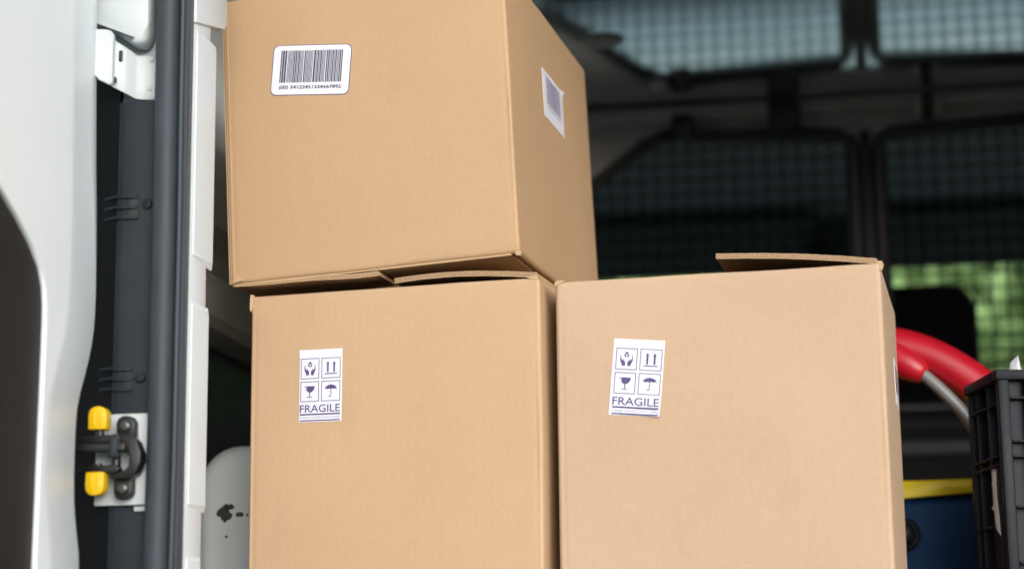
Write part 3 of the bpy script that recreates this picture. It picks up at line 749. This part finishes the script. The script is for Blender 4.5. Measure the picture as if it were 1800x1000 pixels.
def curled(f, w, h, sx, sy, amount, reach=.35):
    """the same label map with one corner peeling off the board and a faint crease"""
    def g(x, y, lift=.0007):
        t = max(0.0, (sx * x / (w / 2) + sy * y / (h / 2)) / 2 - (1 - reach)) / reach
        return f(x, y, lift + amount * t * t)
    return g
def fragile_label(e, f, w, h, inset=0.0):
    lab = paper(e, w, h, f, name="fragile_label")
    X = lambda u: -w / 2 + w * (inset + u * (1 - inset)); Y = lambda v: h / 2 - h * v
    cells = {"hands": (.03, .405, .465, .12), "arrows": (.52, .405, .965, .12), "glass": (.03, .72, .465, .44), "umbrella": (.52, .72, .965, .44)}
    for nm, (u0, v0, u1, v1) in cells.items():
        x0, x1, y0, y1 = X(u0), X(u1), Y(v0), Y(v1); bw = w * .015
        bm = bmesh.new()
        for q in ([(x0, y0), (x1, y0), (x1, y0 + bw), (x0, y0 + bw)], [(x0, y1 - bw), (x1, y1 - bw), (x1, y1), (x0, y1)], [(x0, y0 + bw), (x0 + bw, y0 + bw), (x0 + bw, y1 - bw), (x0, y1 - bw)], [(x1 - bw, y0 + bw), (x1, y0 + bw), (x1, y1 - bw), (x1 - bw, y1 - bw)]): poly(bm, q, f)
        link("symbol_frame", bm, M_INK, lab)
        cx_ = lambda a: x0 + (x1 - x0) * a; cy_ = lambda b: y0 + (y1 - y0) * b
        g = lambda a, b: f(cx_(a), cy_(b))
        bm = bmesh.new()
        if nm == "arrows":
            for ax in (.335, .668):
                poly(bm, [(ax - .045, .29), (ax + .045, .29), (ax + .045, .68), (ax + .085, .68), (ax, .83), (ax - .085, .68), (ax - .045, .68)], g)
            poly(bm, [(.18, .195), (.82, .195), (.82, .245), (.18, .245)], g)
        elif nm == "glass":
            poly(bm, [(.30, .765), (.77, .765), (.755, .66), (.70, .55), (.61, .475), (.52, .45), (.44, .465), (.37, .52), (.30, .60), (.345, .66)], g)
            poly(bm, [(.225, .76), (.285, .765), (.29, .70), (.255, .66), (.25, .71)], g)
            poly(bm, [(.475, .45), (.525, .45), (.525, .235), (.475, .235)], g)
            poly(bm, [(.34, .20), (.64, .20), (.62, .235), (.36, .235)], g)
        elif nm == "umbrella":
            dome = [(.20, .585)] + [(.51 + .31 * math.cos(R(180 - 15 * k)), .60 + .20 * math.sin(R(15 * k))) for k in range(1, 12)] + [(.82, .585), (.75, .615), (.67, .585), (.59, .615), (.51, .585), (.43, .615), (.35, .585), (.27, .615)]
            poly(bm, dome, g); poly(bm, [(.495, .80), (.525, .80), (.52, .85), (.50, .85)], g)
            for q in stroke([(.51, .60), (.51, .27), (.495, .225), (.46, .205), (.425, .22), (.415, .26)], .035): poly(bm, q, g)
        else:
            poly(bm, [(.50, .84), (.60, .765), (.50, .69), (.40, .765)], g)
            poly(bm, [(.385, .735), (.475, .665), (.475, .555), (.385, .63)], g); poly(bm, [(.615, .735), (.525, .665), (.525, .555), (.615, .63)], g)
            for sg in (-1, 1):
                hh = [(-.30, .67), (-.265, .67), (-.25, .52), (-.20, .44), (-.15, .40), (-.19, .49), (-.16, .50), (-.06, .36), (-.05, .28), (-.055, .18), (-.20, .18), (-.22, .27), (-.295, .42)]
                poly(bm, [(.5 - sg * a if False else .5 + sg * a, b) for a, b in hh], g)
        link("handling_symbol", bm, M_INK, lab)
    bm = bmesh.new(); add_text(bm, "FRAGILE", X(.02), X(.965), Y(.868), Y(.762), f); link("lettering", bm, M_INK, lab)
    bm = bmesh.new(); add_text(bm, "PLEASE, HANDLE WITH CARE", X(.025), X(.955), Y(.957), Y(.925), f); link("lettering", bm, M_INK_FAINT, lab)
    for v0, v1 in ((.885, .906), (.972, .988)):
        bm = bmesh.new(); poly(bm, [(X(.02), Y(v1)), (X(.965), Y(v1)), (X(.965), Y(v0)), (X(.02), Y(v0))], f); link("rule_line", bm, M_INK, lab)
    return lab
def bars(parent, f, x0, x1, y0, y1, seed, m=None):
    rnd = random.Random(seed); bm = bmesh.new(); x = 0; total = 104; seq = []
    while x < total:
        bw = rnd.choice((1, 1, 1, 2, 2, 3)); gp = rnd.choice((1, 1, 1, 1, 2)); seq.append((x, min(bw, total - x))); x += bw + gp
    for a, b in seq:
        p, q = x0 + (x1 - x0) * a / total, x0 + (x1 - x0) * (a + b * .92) / total
        poly(bm, [(p, y0), (q, y0), (q, y1), (p, y1)], f)
    return link("barcode_bars", bm, m or M_BAR, parent)

ORG_L, ORG_R, ORG_U = (-.7462, 2.4791, 1.1128), (-.3305, 2.4381, 1.1067), (-.7877, 2.4637, 1.5244)
WL, DL, HL = .400, .380, 1.1128 - ZF
WR, DR, HR = .4122, .350, 1.1067 - ZF
WU, DU, HU = .3983, .500, .3985

# ---- lower left box
BL = carton("cardboard_box", ORG_L, -7.0, 0, WL, DL, HL, M_BOX_L, "brown cardboard box directly under the topmost box, straight fragile label at its left", 1)
make_body(WL, DL, HL, M_BOX_L, BL, .0016, seed=1)
fragile_label(BL, curled(front_map(WL, HL, .0016, .1009, -.1255, -.4), .0597, .0957, -1, 1, .002, .2), .0597, .0957)
crv = lambda t: (WL - .004 - t * (WL / 2 - .006), .0002 + .0086 * math.sin(t * math.pi * .80))
flap(BL, "top_flap", WL / 2, (.004, DL - .004), crv)
flute_edge(BL, [(crv(1 - k / 14)[0], .0036, crv(1 - k / 14)[1] - .0003) for k in range(15)], (0, 0, 1), (0, -1, 0), T=.0064)
flap(BL, "top_flap", WL / 2, (.06, DL - .008), lambda t: (.004 + t * (WL / 2 - .010), .0002 + .0085 * t), T=.005)
boxo("bottom_panel", (.006, .006, -HL + .001), (WL - .006, DL - .006, -HL + .008), M_FLAP, None, 0, off=(0, 0, 0)).parent = BL
bm = bmesh.new()
tp = [(-.0006, .002), (.0035, .0012), (.0045, -.004), (.0030, -.009), (.0022, -.016), (.0005, -.0215), (-.0010, -.0205), (-.0016, -.013), (-.0012, -.006)]
prism(bm, tp, lambda p, d: Vector((p[0], d, p[1])), -.0014, .004); link("torn_corner", bm, M_TORN, BL)
bm = bmesh.new(); prism(bm, [(WL - .018, .0008), (WL - .004, .0022), (WL - .001, -.001), (WL - .006, -.005)], lambda p, d: Vector((p[0], d, p[1])), .0002, .004); link("torn_corner", bm, M_LINER, BL)
finish(BL, WL, DL, HL)

# ---- lower right box
BR = carton("cardboard_box", ORG_R, -4.7, 0, WR, DR, HR, M_BOX_R, "brown cardboard box nearest the red tube, its top flap standing slightly open", 2)
make_body(WR, DR, HR, M_BOX_R, BR, .0022, r=.0055, seed=2)
fragile_label(BR, curled(front_map(WR, HR, .0022, .1043, -.1291, -5.5), .0655, .0970, 1, -1, .004, .3), .0655, .0970, .035)
crv2 = lambda t: (WR - .004 - t * (WR / 2 - .006), .0004 + .0185 * t + .003 * math.sin(t * math.pi))
flap(BR, "top_flap", WR / 2, (.006, DR - .004), crv2)
flute_edge(BR, [(crv2(1 - k / 14)[0], .0056, crv2(1 - k / 14)[1] - .0003) for k in range(15)], (0, 0, 1), (0, -1, 0), T=.0064)
flap(BR, "top_flap", WR / 2, (.008, DR - .008), lambda t: (.006 + t * (WR / 2 - .010), -.0075), T=.005)
boxo("bottom_panel", (.006, .006, -HR + .001), (WR - .006, DR - .006, -HR + .008), M_FLAP, None, 0, off=(0, 0, 0)).parent = BR
fm = side_map(WR, DR, HR, .0022, .255, -.117, 0)
lab = paper(BR, .08, .062, fm, name="barcode_label"); bars(lab, fm, -.032, .032, -.012, .024, 11)
bm = bmesh.new(); prism(bm, [(-.0006, -.002), (.002, .0012), (.010, .0014), (.014, .0004), (.007, -.003), (.001, -.006)], lambda p, d: Vector((p[0], d, p[1])), -.0006, .006); link("torn_corner", bm, M_LINER, BR)
bm = bmesh.new(); prism(bm, [(WR - .006, .0005), (WR - .003, .0032), (WR + .002, .0026), (WR + .004, -.002), (WR + .001, -.010), (WR - .004, -.004)], lambda p, d: Vector((p[0], d, p[1])), .0015, .009); link("torn_corner", bm, M_LINER, BR)
finish(BR, WR, DR, HR)

# ---- topmost box
BU = carton("cardboard_box", ORG_U, -5.48, -2.62, WU, DU, HU, M_BOX_U, "topmost brown cardboard box with a rounded barcode label on its front", 3)
make_body(WU, DU, HU, M_BOX_U, BU, .0018, seed=3)
fm = front_map(WU, HU, .0018, .1245, -.1163, -6.6)
lw, lh = .1126, .0707
rim = paper(BU, lw, lh, lambda x, y, l=.0007: fm(x, y, l * .5), corner=.0085, name="label_border", m=M_INK)
fm2 = lambda x, y, lift=.0011: fm(x, y, lift + .0002)
lab = paper(BU, lw - .0022, lh - .0022, fm2, corner=.0078, name="barcode_label")
X = lambda a: -lw / 2 + lw * a; Y = lambda b: lh / 2 - lh * b
bars(lab, fm2, X(.110), X(.895), Y(.745), Y(.115), 5)
bm = bmesh.new(); add_text(bm, "(00) 54123451234567892", X(.112), X(.900), Y(.890), Y(.805), fm2); link("lettering", bm, M_BAR, lab)
fm = side_map(WU, DU, HU, .0018, .2504, -.1285, -1.2)
fm = curled(fm, .1208, .0707, 1, 1, .003, .2)
lab = paper(BU, .1208, .0707, fm, name="side_barcode_label"); bars(lab, fm, -.041, .042, -.0123, .0292, 6, M_INK_FAINT)
bm = bmesh.new(); poly(bm, [(-.038, -.0175), (.039, -.0175), (.039, -.0158), (-.038, -.0158)], fm); link("rule_line", bm, M_INK_FAINT, lab)
# glued joint: cut board edge along the left front corner
flute_edge(BU, [(-.0012, -.0010, -.004), (-.0012, -.0010, -HU + .001)], (1, 0, 0), (0, -1, 0), T=.0062, pitch=.0052, name="joint_edge")
bm = bmesh.new(); box(bm, (-.0016, -.0009, -HU), (.0052, .02, -.002)); link("joint_strip", bm, M_LINER, BU)
# bottom flaps: front one, then the left one hanging a little below it
flap(BU, "bottom_flap", WU, (.003, .190), lambda t: (.004 + t * (WU - .016), -HU - .0018), T=.0052)
flute_edge(BU, [(WU - .0118, .004, -HU - .0020), (WU - .0118, .19, -HU - .0020)], (0, 0, 1), (1, 0, 0), T=.0056)
cl = lambda t: (.0015 + t * (WU / 2 + .006), -HU - .0022 - .0062 * min(1, t * 1.15) - .0006 * math.sin(t * 9))
flap(BU, "bottom_flap", WU / 2, (.004, DU - .01), cl, T=.0050)
flute_edge(BU, [(cl(k / 14)[0], .0036, cl(k / 14)[1] - .0003) for k in range(15)], (0, 0, 1), (0, -1, 0), T=.0056)
flap(BU, "bottom_flap", WU / 2, (.008, DU - .01), lambda t: (WU - .005 - t * (WU / 2 - .012), -HU + .0024), T=.005)
boxo("top_panel", (.006, .006, -.008), (WU - .006, DU - .006, -.001), M_FLAP, None, 0, off=(0, 0, 0)).parent = BU
bm = bmesh.new(); prism(bm, [(.004, -HU + .0015), (.018, -HU + .003), (.012, -HU + .0105), (.007, -HU + .009)], lambda p, d: Vector((p[0], d, p[1])), -.0022, .002); link("folded_corner", bm, M_LINER, BU)
bm = bmesh.new(); prism(bm, [(WU - .006, -HU + .001), (WU - .002, -HU + .002), (WU + .003, -HU + .001), (WU + .0005, -HU - .004), (WU - .005, -HU - .003)], lambda p, d: Vector((p[0], d, p[1])), -.0008, .006); link("torn_corner", bm, M_LINER, BU)
finish(BU, WU, DU, HU)

# ================================================================== OTHER LOAD
# red tubular handle with grey strut
RT = tag(empty("red_handle", (.14, 3.06, ZF)), "glossy red curved tube handle with a thin grey strut, behind the right box", "handle")
o_ = Vector(RT.location)
bm = bmesh.new()
pth = smooth_path([(.02, 3.07, .62), (.015, 3.07, .95), (.03, 3.065, 1.075), (.10, 3.06, 1.109), (.145, 3.055, 1.098), (.190, 3.05, 1.076), (.245, 3.045, 1.035), (.335, 3.03, .95), (.40, 3.02, .80), (.42, 3.02, .62)], 3)
tube(bm, [p - o_ for p in pth], .0302, 20); link("tube", bm, M_RED, RT, smooth=60)
bm = bmesh.new(); tube(bm, [Vector(p) - o_ for p in smooth_path([(.112, 3.045, 1.088), (.135, 3.035, 1.072), (.160, 3.03, 1.055)], 2)], [.027, .027, .0268, .0262, .0255, .0245, .0232, .0215, .0195, .0172, .0150, .0125], 16); link("joint_socket", bm, M_RED, RT, smooth=60)
bm = bmesh.new(); tube(bm, [Vector(p) - o_ for p in smooth_path([(.150, 3.03, 1.063), (.185, 3.025, 1.03), (.222, 3.02, .985), (.26, 3.02, .90), (.27, 3.02, .62)], 2)], .0095, 12); link("strut", bm, M_GREYROD, RT, smooth=60)
# charcoal plastic crate
CR = tag(empty("plastic_crate", (.2440, 2.75, ZF), (0, 0, R(11))), "charcoal ribbed plastic crate at the right edge with a torn white sticker", "crate")
CW, CD, CHT = .34, .165, 1.0167 - ZF
def cbox(name, a, b, m=M_CRATE, bev=.0015, parent=None):
    bm = bmesh.new(); box(bm, a, b, bev, 2); return link(name, bm, m, parent or CR, smooth=35)
for nm, a, b in (("wall", (.016, .018, .01), (.019, CD - .018, CHT - .01)), ("wall", (CW - .019, .018, .01), (CW - .016, CD - .018, CHT - .01)), ("wall", (.018, .015, .01), (CW - .018, .018, CHT - .01)), ("wall", (.018, CD - .018, .01), (CW - .018, CD - .015, CHT - .01))): cbox(nm, a, b, bev=0)
cbox("base", (.006, .006, 0), (CW - .006, CD - .006, .0098))
for x in (0, CW - .016):
    for y in (0, CD - .016): cbox("corner_post", (x, y, .0), (x + .016, y + .016, CHT), bev=.003)
for a, b in (((-.003, -.003, CHT - .012), (CW + .003, .017, CHT + .002)), ((-.003, CD - .007, CHT - .012), (CW + .003, CD + .003, CHT + .002)), ((-.003, .0172, CHT - .012), (.017, CD - .0072, CHT + .002)), ((CW - .007, .0072, CHT - .012), (CW + .003, CD - .0072, CHT + .002))): cbox("rim", a, b)
for z in (.372, .300, .288, .205, .10, .02):
    cbox("horizontal_rib", (.0005, .0165, z), (.0165, CD - .0165, z + .0035), bev=.0008)
for z in (.378, .318, .297, .228, .152, .07):
    cbox("horizontal_rib", (.0165, .0005, z), (CW - .0165, .0155, z + .0035), bev=.0008)
for y in (.062, .118, .160): cbox("vertical_rib", (.0008, y, .022), (.0165, y + .0035, CHT - .0125), bev=.0008)
for x in (.038, .075, .115, .16, .21, .26, .30): cbox("vertical_rib", (x, .0008, .022), (x + .0035, .0155, CHT - .0125), bev=.0008)
for k in range(9):      # zigzag lattice band on the left side
    y0 = .018 + k * .018; y1 = y0 + .018; za, zb2 = (.291, .300) if k % 2 else (.300, .291)
    bm = bmesh.new(); tube(bm, [(.004, y0, za), (.004, y1, zb2)], .0018, 6); link("lattice_bar", bm, M_CRATE, CR, smooth=60)
bm = bmesh.new()
tr = [(.031, .195), (.046, .200), (.053, .226), (.050, .262), (.058, .272), (.056, .238), (.064, .234), (.057, .226), (.056, .282), (.036, .279), (.040, .240), (.033, .215)]
tr = [(.030, .193), (.050, .203), (.053, .228), (.066, .232), (.055, .238), (.056, .262), (.059, .266), (.055, .270), (.055, .284), (.049, .281), (.046, .286), (.042, .280), (.036, .283), (.038, .245), (.032, .22)]
prism(bm, tr, lambda p, d: Vector((d, p[0], p[1])), -.0004, .0012); link("torn_sticker", bm, M_STICKER, CR)
cbox("sticker_backing", (.0002, .028, .12), (.0158, .060, .286), bev=.001)
FO = tag(empty("foil_scrap", (.272, 2.775, ZF + CHT + .001)), "small crumpled silver foil scrap peeking over the crate rim", "foil")
rf = random.Random(4); bm = bmesh.new(); ap = bm.verts.new((.004, 0, .024)); rg = []
for k in range(9):      # jagged folded peak
    a = 2 * math.pi * k / 9; q = rf.uniform(.006, .016)
    rg.append((bm.verts.new((math.cos(a) * q * .5, math.sin(a) * q * .4, rf.uniform(.008, .015))), bm.verts.new((math.cos(a) * q, math.sin(a) * q, -.012 + rf.uniform(-.003, .003)))))
for k in range(9):
    (a0, b0), (a1, b1) = rg[k], rg[(k + 1) % 9]; bm.faces.new((ap, a0, a1)); bm.faces.new((a0, b0, b1)); bm.faces.new((a0, b1, a1))
bm.faces.new([b for _, b in rg][::-1])
link("crumple", bm, M_FOIL, FO)

# navy case with yellow lid and black knob
BC = tag(empty("blue_case", (.20, 3.30, ZF)), "navy blue plastic case with yellow lid edge and black round knob, behind the crate", "case")
o_ = Vector(BC.location)
bm = bmesh.new(); box(bm, Vector((-.06, 3.155, ZF)) - o_, Vector((.47, 3.45, .884)) - o_, .022, 4); link("body", bm, M_BLUE, BC, smooth=50)
bm = bmesh.new(); prism(bm, [(-.075, .868), (.10, .872), (.13, .877), (.23, .8835), (.49, .892), (.49, .905), (.23, .9045), (.135, .9035), (-.075, .9075)], lambda p, d: Vector((p[0], d, p[1])) - o_, 3.142, 3.462)
bmesh.ops.bevel(bm, geom=bm.edges[:], offset=.004, segments=3, affect='EDGES', profile=.5); link("lid", bm, M_YELLOW_LID, BC, smooth=50)
bm = bmesh.new(); lathe(bm, [(.0265, -.004), (.0265, .004), (.0245, .007), (.0225, .006), (.0215, .004)], Vector((.121, 3.152, .8205)) - o_, (0, -1, 0), 28); link("knob_ring", bm, M_BLACK, BC, smooth=40)
bm = bmesh.new(); lathe(bm, [(.0205, 0), (.0205, .006), (.018, .013), (.012, .018), (.005, .0202), (0, .0205)], Vector((.121, 3.150, .8205)) - o_, (0, -1, 0), 28); link("knob", bm, M_BLACK, BC, smooth=60)

# ================================================================== TREES AHEAD OF THE VAN
def tree(loc, h, rx, rz, n, seed, label):
    rnd = random.Random(seed)
    e = tag(empty("leafy_tree", loc), label, "tree", "green trees beyond the windscreen")
    bm = bmesh.new(); tube(bm, [(0, 0, -.05), (.05, 0, h * .25), (-.05, .05, h * .5), (0, .1, h * .8)], [.22, .17, .12, .05], 10)
    for k in range(7):
        a = rnd.uniform(0, 6.28); zz = h * rnd.uniform(.3, .6); tube(bm, [(0, 0, zz), (math.cos(a) * rx * .35, math.sin(a) * rx * .35, zz + h * .12), (math.cos(a) * rx * .7, math.sin(a) * rx * .7, zz + h * .2)], [.08, .05, .02], 6)
    link("trunk", bm, M_BARK, e, smooth=60)
    bm = bmesh.new(); cl = []
    for k in range(34):
        v = Vector((rnd.gauss(0, 1), rnd.gauss(0, 1), rnd.gauss(0, 1))).normalized() * (rnd.random() ** .4)
        cl.append(Vector((v.x * rx, v.y * rx, h * .58 + v.z * rz)))
    for k in range(n):
        c = rnd.choice(cl); p = c + Vector((rnd.gauss(0, .33), rnd.gauss(0, .33), rnd.gauss(0, .28)))
        s = rnd.uniform(.16, .30); nn_ = (Vector((rnd.gauss(0, .6), rnd.gauss(0, .6), rnd.gauss(0, .6))) + _sd * 1.1).normalized(); a = nn_.orthogonal().normalized(); a.rotate(Matrix.Rotation(rnd.uniform(0, 6.28), 3, nn_)); b = nn_.cross(a).normalized()
        bm.faces.new([bm.verts.new(p + q) for q in (a * s, b * s * .5, -a * s, -b * s * .5)])
    link("crown", bm, M_LEAF, e)
tree((3.0, 19, 0), 5.1, 2.7, 2.0, 11000, 1, "leafy green tree straight beyond the cab, seen right of the headrest")
tree((-2.2, 22, 0), 5.6, 2.6, 2.1, 9000, 2, "leafy green tree seen low through the bulkhead mesh behind the right box")
tree((7.5, 24, 0), 6.4, 3.2, 2.6, 11000, 3, "leafy green tree at the far right behind the bulkhead mesh")
